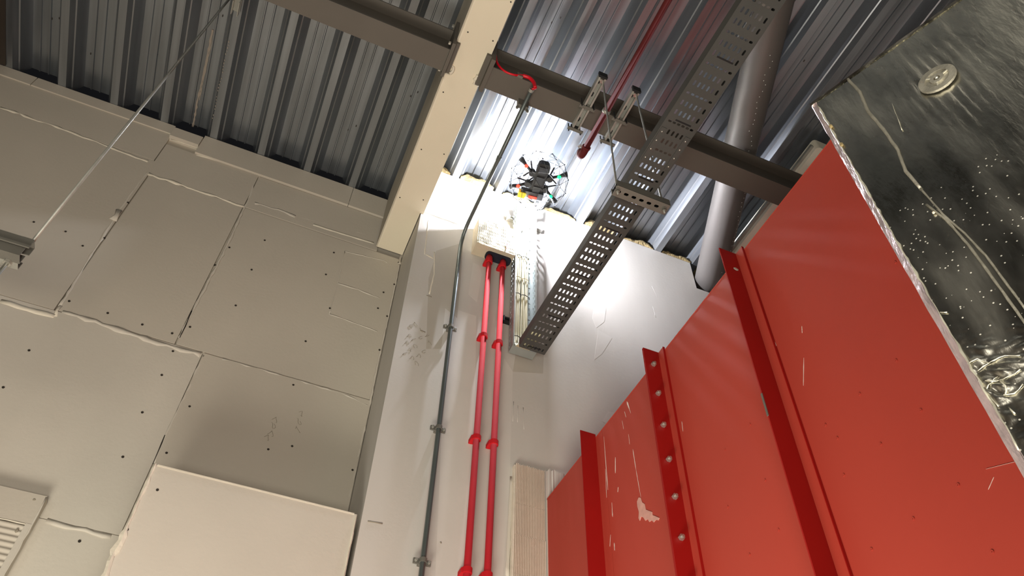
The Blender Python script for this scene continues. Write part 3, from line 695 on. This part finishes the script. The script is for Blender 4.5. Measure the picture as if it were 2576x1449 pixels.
bm = nb(); tube(bm, smoothpts([dpos(.0, .014, 0), dpos(.012, .022, -.01), dpos(.03, .026, -.008), dpos(.04, .02, 0)], 4), .0008, 6); part('loop_wire', bm, BLACK, dr)
for q in ((.386, .920, 1.484), (.410, .920, 1.484)):
    bm = nb(); ell(bm, q, .005, .0025, .004, 2); part('headlight', bm, LEDW, dr, label='blazing white headlight', smooth=True)

# ============================================================ RIBBED CLADDING right of pipes
rb = thing('ribbed_cladding', (.45, .99, FL), 'whitish vertically grooved block cladding beside the red casing', 'cladding')
edges = [(.800, .7235), (.7235, .667), (.667, .601), (.601, .53), (.53, .45), (.45, .37)]
for k, (zt, zb_) in enumerate(edges):
    bm = nb(); nx = 150; yb = .9925; sh = random.uniform(0, 6.28); top = []; bot = []; tb = []; bb = []
    for i in range(nx + 1):
        u = i / nx; x = .409 + .053 * u
        w8 = math.sin(u * 19 * 2 * math.pi + sh); d = .0015 * (abs(w8) ** .8) * 1.35 * (1 if w8 > 0 else -1)
        rag = .002 * noise.noise(Vector((u * 9, k, 0))) if k == 0 else 0
        top.append(bm.verts.new((x, yb - d, zt + rag - .0004))); bot.append(bm.verts.new((x, yb - d, zb_ + .0004)))
        tb.append(bm.verts.new((x, .9995, zt + rag - .0004))); bb.append(bm.verts.new((x, .9995, zb_ + .0004)))
    for i in range(nx):
        bm.faces.new((bot[i], bot[i + 1], top[i + 1], top[i])); bm.faces.new((top[i], top[i + 1], tb[i + 1], tb[i])); bm.faces.new((bb[i], bb[i + 1], bot[i + 1], bot[i]))
    bm.faces.new((bot[0], top[0], tb[0], bb[0])); bm.faces.new((bot[-1], bb[-1], tb[-1], top[-1]))
    part('grooved_block', bm, RIBW, rb)
bm = nb(); box(bm, .406, .4088, .9918, .9995, .3, .796); part('edge_fillet', bm, FILLER, rb)
bm = nb(); n = 24; a = []; b_ = []; c_ = []
for i in range(n + 1):
    x = .4625 + .06 * i / n; z = .806 + .006 * noise.noise(Vector((i * .5, 1, 1))) - .004 * (i / n < .1)
    a.append(bm.verts.new((x, .992 + .0015 * noise.noise(Vector((i * .9, 0, 5))), z))); b_.append(bm.verts.new((x, .9935 + .001 * noise.noise(Vector((i * .7, 3, 5))), .3))); c_.append(bm.verts.new((x, .9995, z)))
for i in range(n): bm.faces.new((b_[i], b_[i + 1], a[i + 1], a[i])); bm.faces.new((a[i], a[i + 1], c_[i + 1], c_[i]))
part('rough_render', bm, PAINT_W, rb)

# ============================================================ BOXED BULKHEADS low left
bk = thing('boxed_bulkhead', (.02, 1.06, FL), 'pale plasterboard bulkhead protruding from the wall between corner and column', 'bulkhead')
bm = nb(); box(bm, -.119, .1645, .9985, 1.134, FL, .637); part('casing', bm, PLASTER_L, bk)
bm = nb(); pts = []; 
def ragged(px0, px1, n, amp, ww, y, name, parent, mt):
    bm = nb(); a = Vector(px0); b_ = Vector(px1); L_ = []; R_ = []
    for i in range(n + 1):
        t = i / n; c = a.lerp(b_, t); w1 = ww * (.5 + 1.3 * abs(noise.noise(Vector((t * 22, 1, 7))))) * (.6 + 3.4 * t)
        L_.append((c.x - w1 + amp * noise.noise(Vector((t * 14, 3, 1))), c.z)); R_.append((c.x + w1 * .7 + amp * noise.noise(Vector((t * 17, 5, 1))), c.z))
    rows = []
    for (lx, lz), (rx, rz) in zip(L_, R_):
        rows.append([bm.verts.new((lx, y + .006, lz)), bm.verts.new((lx, y - .0012, lz)), bm.verts.new((lx * .5 + rx * .5, y - .0030 - .001 * noise.noise(Vector((lz * 60, 0, 0))), lz)), bm.verts.new((rx, y - .0010, rz)), bm.verts.new((rx, y + .001, rz))])
    for r0, r1 in zip(rows[:-1], rows[1:]):
        for k in range(4): bm.faces.new((r0[k], r0[k + 1], r1[k + 1], r1[k]))
    part(name, bm, mt, parent)
ragged((-.1195, 0, .638), (-.1215, 0, .2), 60, .0025, .0036, .9985, 'ragged_filler', bk, FILLER)
ragged((.1635, 0, .634), (.1600, 0, .2), 60, .0015, .0022, .9985, 'ragged_filler', bk, FILLER)
bm = nb(); box(bm, -.117, .160, .9978, .9984, .6355, .6378); part('edge_bead', bm, FILLER, bk)
bm = nb()
for x, y in [(320, 1332), (270, 1445), (396, 1232)]:
    X, Y, Z = surf(x, y, 1, .9978); rod(bm, (X, Y, Z), (X, Y + .002, Z), .0020, 6)
part('screw_heads', bm, SCREW, bk, kind='stuff')
for px in ([(1060 - 196, 1300), (845, 1449)],): pass

sb = thing('ribbed_corner_box', (-.27, 1.12, FL), 'low protruding box at far left, smooth top and grooved lower face', 'bulkhead')
yF = 1.1150
bm = nb(); box(bm, -.50, -.2485, yF, 1.1345, .5770, .6215); part('smooth_top', bm, PLASTER, sb)
bm = nb(); nz = 260; a = []; b_ = []
for i in range(nz + 1):
    z = .5745 - .34 * i / nz; d = .0010 * math.sin(i / nz * .34 / .0088 * 2 * math.pi)
    a.append(bm.verts.new((-.50, yF + .002 - d, z))); b_.append(bm.verts.new((-.2560, yF + .002 - d, z)))
for i in range(nz): bm.faces.new((a[i], b_[i], b_[i + 1], a[i + 1]))
part('grooved_face', bm, PLASTER, sb, smooth=True)
bm = nb(); box(bm, -.2558, -.2485, yF - .0005, 1.1345, .235, .5768); part('plaster_edge', bm, PLASTER_L, sb)
bm = nb(); box(bm, -.50, -.2562, yF + .0035, 1.1345, .235, .5752); part('core', bm, PLASTER, sb)
bead([(-.45, yF, .5757), (-.32, yF, .5757), (-.252, yF, .5757)], .0012, sb, FILLER, jit=.4)
bead([(-.2487, yF, .6200), (-.2480, yF + .001, .577), (-.2483, yF, .42)], .0014, sb, PLASTER_L, jit=.4)
for px, rz in (((42, 1335), .005), ((86, 1257), .003)):
    X, Y, Z = surf(*px, 1, yF); bm = nb(); ell(bm, (X, Y, Z), .0022, .0010, rz * .7, 1); part('dent', bm, PENCIL, sb)

# ============================================================ RED STEEL CASING
XR = .465; YN = .16
rc2 = thing('red_steel_casing', (.7, .4, FL), 'large red-painted steel panel casing with vertical flanges, filling lower right', 'casing')
seams = [.990, .795, .6215, .4325, .16]
for k, (ya, yb) in enumerate(zip(seams[:-1], seams[1:])):
    bm = nb(); box(bm, XR, XR + .004, yb + .0004, ya - .0004, FL, .7445); part('side_panel', bm, REDD, rc2)
bm = nb(); box(bm, XR + .004, 1.1, YN, .990, .7405, .7445); part('top_panel', bm, REDD, rc2)
bm = nb(); box(bm, XR + .004, 1.1, .986, .990, FL, .7404); part('end_panel', bm, REDD, rc2)
bm = nb(); box(bm, XR + .004, 1.1, YN - .004, YN, FL, .7445); part('end_panel', bm, REDD, rc2)
bm = nb(); box(bm, XR - .0003, XR, YN, .990, .7435, .7448); part('top_edge_fold', bm, REDD, rc2)
bm = nb(); box(bm, XR - .0012, XR + .0002, .9895, .9915, FL, .742); part('corner_strip', bm, PLASTER_L, rc2)
def flange(y, zt, flat, name='flange_angle'):
    t = .0014
    bm = nb(); box(bm, XR - .0255, XR - .0001, y, y + t, FL, zt)
    o = part(name, bm, RED_SHADE, rc2)
    if flat:
        bm = nb(); box(bm, XR - .0024, XR - .0001, y - flat, y - .0001, FL, zt - .001); part('flange_foot', bm, REDD, rc2)
        bm = nb(); box(bm, XR - .0030, XR - .0001, y - flat - .0008, y - flat, FL, zt - .001); part('foot_edge_shade', bm, RED_SHADE, rc2)  # dark strip added for the shade on the foot's end face
    return o
flange(.8150, .7500, 0); flange(.6235, .7500, .0125); flange(.4370, .7500, .0125)
bm = nb(); box(bm, XR - .0255, XR - .0001, .6252, .6266, FL, .7498); part('flange_angle', bm, RED_SHADE, rc2)
for i in range(22):
    z = .722 - .0515 * i
    bm = nb(); c = Vector((XR - .014, .6232, z))
    rod(bm, c, c + Vector((0, -.0035, 0)), .0036, 6); rod(bm, c + Vector((0, -.0035, 0)), c + Vector((0, -.0060, 0)), .0018, 6)
    part('bolt', bm, BOLTM, rc2)
for px in [(2162, 991), (2316, 1032), (2076, 1069), (2215, 1117), (2122, 1195), (2410, 1220), (2297, 1305), (2496, 1388), (2192, 1382), (1924, 1208), (1958, 1333), (1885, 1395), (1823, 1131), (2254, 907), (2067, 1262), (2106, 1102), (1886, 1068), (1500 + 330, 1275), (2252, 660)]:
    X, Y, Z = surf(*px, 0, XR - .0004); bm = nb(); ring(bm, (X, Y, Z), (1, 0, 0), .0004, .0013, .0003, 8); part('rivet', bm, REDD, rc2)
def splash(px0, px1, w0, w1):
    a = Vector(surf(*px0, 0, XR - .0004)); b_ = Vector(surf(*px1, 0, XR - .0004)); d = (b_ - a); bm = nb()
    n = 6; L_ = []; R_ = []
    for i in range(n + 1):
        t = i / n; c = a + d * t; ww = (w0 + (w1 - w0) * t) * (.5 + .6 * random.random()) * (.15 if i in (0, n) else 1)
        L_.append(bm.verts.new(c + Vector((0, ww, 0)))); R_.append(bm.verts.new(c + Vector((0, -ww, 0))))
    for i in range(n): bm.faces.new((L_[i], L_[i + 1], R_[i + 1], R_[i]))
    o = part('plaster_drip', bm, DUSTW, rc2); solid(o, .0008)
for a in [((1519, 1098), (1529, 1232), .0004, .0009), ((1523, 1180), (1526, 1252), .0003, .0005), ((1548, 1150), (1548, 1190), .0006, .0016), ((1539, 1264), (1541, 1300), .0004, .0010), ((1536, 1345), (1534, 1375), .0004, .0004),
          ((1545, 1365), (1546, 1385), .0008, .0006), ((1592, 1130), (1600, 1182), .0010, .0007), ((1600, 1182), (1612, 1250), .0006, .0004), ((1577, 1010), (1587, 1040), .0018, .0002), ((1555, 1225), (1554, 1238), .0006, .0008),
          ((1571, 1035), (1575, 1050), .0008, .0004), ((1565, 1058), (1569, 1080), .0004, .0003), ((1581, 1092), (1584, 1118), .0003, .0003), ((1715, 1060), (1718, 1085), .0004, .0004), ((1494, 1155), (1498, 1175), .0004, .0006),
          ((2017, 820), (2018, 838), .0005, .0004), ((2022, 900), (2021, 970), .0005, .0004), ((1902, 755), (1905, 775), .0005, .0002), ((1945, 852), (1953, 870), .0004, .0008), ((2486, 1232), (2500, 1200), .0004, .0004), ((2480, 1180), (2560, 1160), .0001, .0001)]: splash(*a)
# smeared plaster patch
SMEAR = mat('plaster_smear', (214, 160, 148), .8, var=.1, vscale=30)
sm = [(1607, 1252), (1612, 1252), (1616, 1264), (1622, 1268), (1625, 1282), (1632, 1285), (1641, 1288), (1642, 1296), (1650, 1299), (1659, 1303), (1657, 1309), (1650, 1308), (1645, 1314), (1640, 1309), (1634, 1313), (1630, 1306), (1624, 1310), (1619, 1302), (1613, 1300), (1610, 1310), (1607, 1304), (1608, 1288), (1604, 1274), (1603, 1262)]
sp_ = [surf(x, y, 0, XR - .0003) for x, y in sm]
bm = nb(); prism(bm, [(p[1], p[2]) for p in sp_], 'x', XR - .0008, XR - .0001); part('plaster_smear', bm, SMEAR, rc2)
c = surf(1862, 690, 1, .4366); bm = nb(); ell(bm, (XR - .010, .4362, .716), .004, .0006, .003, 1); part('plaster_smear', bm, PATCH_G, rc2)
X, Y, Z = surf(1925, 1015, 0, XR - .0262); bm = nb(); box(bm, XR - .0262, XR - .0254, .4365, .4388, Z - .014, Z + .014); part('bare_metal_chip', bm, GALV_D, rc2)

# ============================================================ FOIL-FACED DUCT, near right
c0 = Vector((.2825, .159, 0)); fu = Vector((.381, -.924, 0)).normalized(); fn = Vector((-.924, -.381, 0)).normalized()
fd = thing('foil_clad_riser', (.36, .05, FL), 'silver foil-clad insulated riser, close at the right edge', 'duct')
ZT = .5005; TH = .09; WID = .26
def fp(u, z, d=0): return c0 + fu * u + fn * d + Vector((0, 0, z))
def relief(u, z):
    d = .00022 * noise.noise(Vector((u * 60, z * 30, 0))) + .0002 * noise.noise(Vector((u * 14, z * 7, 4)))
    wu, wz = .0685, .4410
    rr_ = math.hypot((u - wu), (z - wz) * .45)
    pk = math.exp(-(rr_ / .020) ** 2)
    dirv = math.atan2((z - wz), (u - wu) * 1.0)
    near = math.hypot(u - wu, z - wz)
    if near > .009: d += 0.00042 * pk * math.sin(u * 1150 + 2.5 * noise.noise(Vector((u * 80, z * 20, 9)))) * min(1, (near - .009) / .006)
    d -= .0016 * math.exp(-((u - wu) ** 2 + (z - wz) ** 2) / .010 ** 2)
    # bunched creases low at the corner
    cr = math.exp(-((z - .232) / .022) ** 2) * math.exp(-(u / .03) ** 2)
    d += .0022 * cr * (abs(noise.noise(Vector((u * 160 + z * 90, z * 260, 2)))) * 2 - .5)
    return d
bm = nb(); nu, nzz = 150, 300; grid = []
for j in range(nzz + 1):
    rw = []
    for i in range(nu + 1):
        u = .0035 + (WID - .0035) * (i / nu) ** 1.25; z = ZT - (ZT - .10) * j / nzz
        rw.append(bm.verts.new(fp(u, z, relief(u, z) if i > 0 and j > 0 else 0)))
    grid.append(rw)
for j in range(nzz):
    for i in range(nu): bm.faces.new((grid[j][i], grid[j][i + 1], grid[j + 1][i + 1], grid[j + 1][i]))
part('foil_face', bm, FOIL, fd, smooth=True)
bm = nb(); pl = [c0 + fu * .0036 - fn * .0016, c0 + fu * WID - fn * .0016, c0 + fu * WID - fn * TH, c0 + fu * .0036 - fn * TH]
prism(bm, [(p.x, p.y) for p in pl], 'z', FL, ZT - .001); part('duct_body', bm, FOIL, fd)
bm = nb(); prism(bm, [(p.x, p.y) for p in [c0 + fu * .0036 + fn * .0002, c0 + fu * WID + fn * .0002, c0 + fu * WID - fn * .0014, c0 + fu * .0036 - fn * .0014]], 'z', FL, .1005); part('foil_face_lower', bm, FOIL, fd)
# chamfered tape edge
bm = nb(); n = 120; ra = []
for j in range(n + 1):
    z = ZT - (ZT - FL) * (j / n) ** 1.6; q = noise.noise(Vector((z * 90, 0, 0))); q2 = noise.noise(Vector((z * 60, 5, 0)))
    taper = min(1, .25 + (ZT - z) * 14)
    ra.append([bm.verts.new(fp(.0040 + .0004 * q, z, .0003)), bm.verts.new(fp(.0008 + .0003 * q2 - .0020 * taper * .5, z, -.0030 * taper)), bm.verts.new(fp(-.0006 * taper + .0004 * q, z, -.0075 * taper)), bm.verts.new(fp(.0040, z, -.009))])
for r0, r1 in zip(ra[:-1], ra[1:]):
    for k in range(3): bm.faces.new((r0[k], r0[k + 1], r1[k + 1], r1[k]))
part('taped_corner', bm, FOIL_EDGE, fd, label='shiny foil tape edge tinted with the red reflection')
# torn bright edge along the corner, seam ridge, washer
def fline(pts, r, name, mt, jit=.3, flat=1.0, step=.004):
    out = []
    P2 = [Vector((p[0], p[1], 0)) for p in pts]
    for a, b_ in zip(P2[:-1], P2[1:]):
        k = max(2, int((b_ - a).length / step))
        for i in range(k): out.append(a.lerp(b_, i / k))
    out.append(P2[-1]); bm = nb()
    out3 = [fp(p.x + random.uniform(-1, 1) * r * jit, p.y, .0006 + relief(p.x, p.y)) for p in out]
    tube(bm, out3, [r * (1 + random.uniform(-jit, jit)) for _ in out3], 6); return part(name, bm, mt, fd, smooth=True)
FOILW = mat('foil_crease_bright', (236, 232, 214), .35, .6, var=.2, vscale=40)
FOILT = mat('foil_tape', (176, 172, 158), .45, .6, var=.2, vscale=20, bump=.4, bscale=60)
fline([(.0040, .494), (.0036, .40), (.0040, .30), (.0038, .20)], .00045, 'torn_foil_edge', FOILW, jit=.8)
fline([(.0285, .499), (.0300, .478), (.0275, .455), (.0290, .430), (.0290, .405), (.0262, .385), (.0275, .366)], .0009, 'seam_ridge', FOILT, jit=.15)
fline([(.0275, .366), (.0290, .345), (.0300, .325)], .0005, 'seam_ridge', FOILT, jit=.15)
fline([(.0255, .352), (.0290, .336), (.0310, .312), (.0315, .275), (.0320, .22)], .0006, 'seam_ridge', FOILT, jit=.15)
fline([(.0285, .345), (.0325, .320), (.0345, .300), (.0350, .26)], .0005, 'seam_ridge', FOILT, jit=.15)
for pts in ([(.0035, .248), (.0080, .2475), (.0110, .2440), (.0135, .2435), (.0180, .2440), (.0230, .2400)], [(.0055, .243), (.0085, .2435), (.0110, .2440)], [(.0060, .236), (.0100, .234), (.0150, .2335), (.0200, .2340)], [(.0095, .226), (.0130, .2250), (.0180, .2270)],
            [(.0050, .232), (.0080, .2345), (.0110, .2360)], [(.0045, .228), (.0055, .222)], [(.0110, .234), (.0120, .229), (.0100, .226)], [(.0085, .220), (.0095, .216)], [(.0045, .282), (.0070, .280)]):
    fline(pts, .0003, 'foil_crease', FOILW, jit=.5, step=.002)
fline([(.0410, .4470), (.0400, .440), (.0385, .430), (.0370, .419)], .00022, 'glue_thread', FOILW, jit=.6, step=.003)
wz_, wu_ = .4410, .0680
wc = fp(wu_, wz_, .0014)
ws = part('pin_washer', (lambda b_: (ring(b_, wc, fn, .0070, .0108, .0008, 32), ring(b_, wc, fn, .0020, .0040, .0010, 24), ring(b_, wc - fn * .0006, fn, .0002, .0105, .0004, 32), b_)[-1])(nb()), FOILT, fd, label='round galvanised insulation washer')
for a in (0.2, 2.3, 4.4):
    bm = nb(); dv = fu * math.cos(a) + Vector((0, 0, 1)) * math.sin(a); obox(bm, wc + dv * .0055 + fn * .0004, (dv, dv.cross(fn), fn), (.0018, .0004, .0004)); part('washer_rib', bm, FOILW, ws)
bm = nb(); ell(bm, wc + fn * .001, .0011, .0011, .0011, 1); part('pin_tip', bm, GALV, ws)
for (u, z) in ((.0035, .4635), (.0034, .4400)):
    bm = nb(); ell(bm, fp(u + .001, z, .001), .0013, .0013, .0022, 1); part('wool_tuft', bm, WOOL, fd)
bm = nb(); q = (.0262, .3435); ell(bm, fp(q[0], q[1], .001), .0008, .0008, .0010, 1); part('paint_drop', bm, CREAM, fd)
# folded top edge
bm = nb(); n = 40; ra = []
for i in range(n + 1):
    u = WID * i / n; q = noise.noise(Vector((u * 80, 0, 3))) * .0003
    ra.append([bm.verts.new(fp(u, ZT - .0018 + q, .0006)), bm.verts.new(fp(u, ZT + .0002, .0012 + q)), bm.verts.new(fp(u, ZT + .001, -.004))])
for r0, r1 in zip(ra[:-1], ra[1:]):
    for k in range(2): bm.faces.new((r0[k], r0[k + 1], r1[k + 1], r1[k]))
part('folded_top_edge', bm, FOIL, fd)

# ============================================================ LEFT HANGER
lh = thing('strut_hanger', (-.40, .79, .76), 'grey double strut channel hanging on a rod at the left edge', 'hanger')
xe = -.3345; hz = .0146
def chan(ya, za, xend, name, up):
    yb = ya + .0150; t = .0012
    if up: pr = [(ya, za + hz), (ya, za), (ya + t, za), (ya + t, za + hz - t), (yb - t, za + hz - t), (yb - t, za), (yb, za), (yb, za + hz)]
    else: pr = [(ya, za), (ya, za + hz), (ya + t, za + hz), (ya + t, za + t), (yb - t, za + t), (yb - t, za + hz), (yb, za + hz), (yb, za)]
    bm = nb(); prism(bm, pr, 'x', -1.2, xend); part(name, bm, GALV_D, lh)
chan(.7770, .7462, xe, 'upper_channel', True); chan(.7800, .7312, xe - .004, 'lower_channel', False)
bm = nb(); box(bm, -1.2, xe + .001, .7745, .7770, .7435, .7470); part('ledge_plate', bm, GALV_D, lh)
bm = nb(); box(bm, -.372, xe - .006, .7950, .8060, .7312, .7324); part('foot_plate', bm, GALV, lh)
bm = nb(); box(bm, -.372, xe - .006, .8050, .8062, .7324, .7440); part('foot_lip', bm, GALV_D, lh)
for x in (-.3720, -.4000, -.4280):
    bm = nb(); box(bm, x - .0045, x + .0045, .7845, .7925, .7308, .7313); part('slot', bm, BLACK, lh)
bm = nb(); rod(bm, (-.3510, .7960, .7268), (-.3510, .7960, .7310), .0050, 6); part('nut', bm, BOLTM, lh)
bm = nb(); box(bm, xe - .0145, xe - .001, .7780, .7915, .7609, .7620); part('square_washer', bm, BOLTM, lh)
lr = thing('suspension_rod', (-.34, .79, 1.2), 'long thin bright rod rising diagonally across the left wall to the deck', 'rod')
bm = nb(); rod(bm, (-.3385, .7845, .7610), (-.3385, .7845, 1.593), .0024, 10); part('rod', bm, GALV, lr, smooth=True)
lr2 = thing('suspension_rod', (-.35, .815, .5), 'short lower rod dropping from the strut hanger at left edge', 'rod')
bm = nb(); rod(bm, (-.3510, .7960, .20), (-.3510, .7960, .7266), .0024, 10); part('rod', bm, GALV, lr2, smooth=True)
db = thing('deck_bracket', (-.315, .79, 1.57), 'small galvanised bracket with two prongs under the deck, top left', 'bracket')
bm = nb(); box(bm, -.327, -.313, .775, .802, 1.585, 1.5895); part('plate', bm, GALV, db)
for x in (-.3265, -.3140):
    bm = nb(); box(bm, x - .0006, x + .0006, .775, .806, 1.572, 1.5848); part('prong', bm, BOLTM, db)

# pale streaks and screw specks on the deck, left bay
def deck_streak(px, r, z, mt, name, jit=.5):
    pts = [surf(x, y, 2, z) for x, y in px]; out = []
    for a, b_ in zip(pts[:-1], pts[1:]):
        a = Vector(a); b_ = Vector(b_)
        for i in range(12): out.append(a.lerp(b_, i / 12))
    bm = nb(); tube(bm, [p + Vector((random.uniform(-1, 1) * r * jit, 0, 0)) for p in out], [r * random.uniform(.3, 1) for _ in out], 6)
    for v in bm.verts: v.co.z = z + (v.co.z - z) * .12
    part(name, bm, mt, ceil)
STREAK = mat('pale_stain', (150, 140, 128), .7)
deck_streak([(535, 75), (512, 190), (497, 250), (484, 325)], .0030, H + DH - .0006, STREAK, 'stain_streak', .2)
deck_streak([(545, 60), (520, 160), (500, 260)], .0018, H + DH - .0007, STREAK, 'stain_streak', .2)
for k in range(26):
    t = k / 26; px = (575 - 42 * t + random.uniform(-1.5, 1.5), 105 + 200 * t)
    X, Y, Z = surf(*px, 2, H - .0008)
    if k % 6 == 5: continue
    bm = nb(); ell(bm, (X, Y, Z), .0010, .0024 * random.uniform(.5, 1.4), .0003, 1); part('zinc_speck', bm, STREAK, ceil)
for px in [(228, 135), (131, 47), (149, 46), (396, 137), (560, 40), (876, 327), (896, 317), (1033, 242), (1051, 232), (1388, 57), (1410, 45), (2023, 153), (2047, 145)]:
    X, Y, Z = surf(*px, 2, H + DH - .001); bm = nb(); ell(bm, (X, Y, Z), .0014, .0034, .0006, 1); part('dark_fixing', bm, SCREW, ceil)
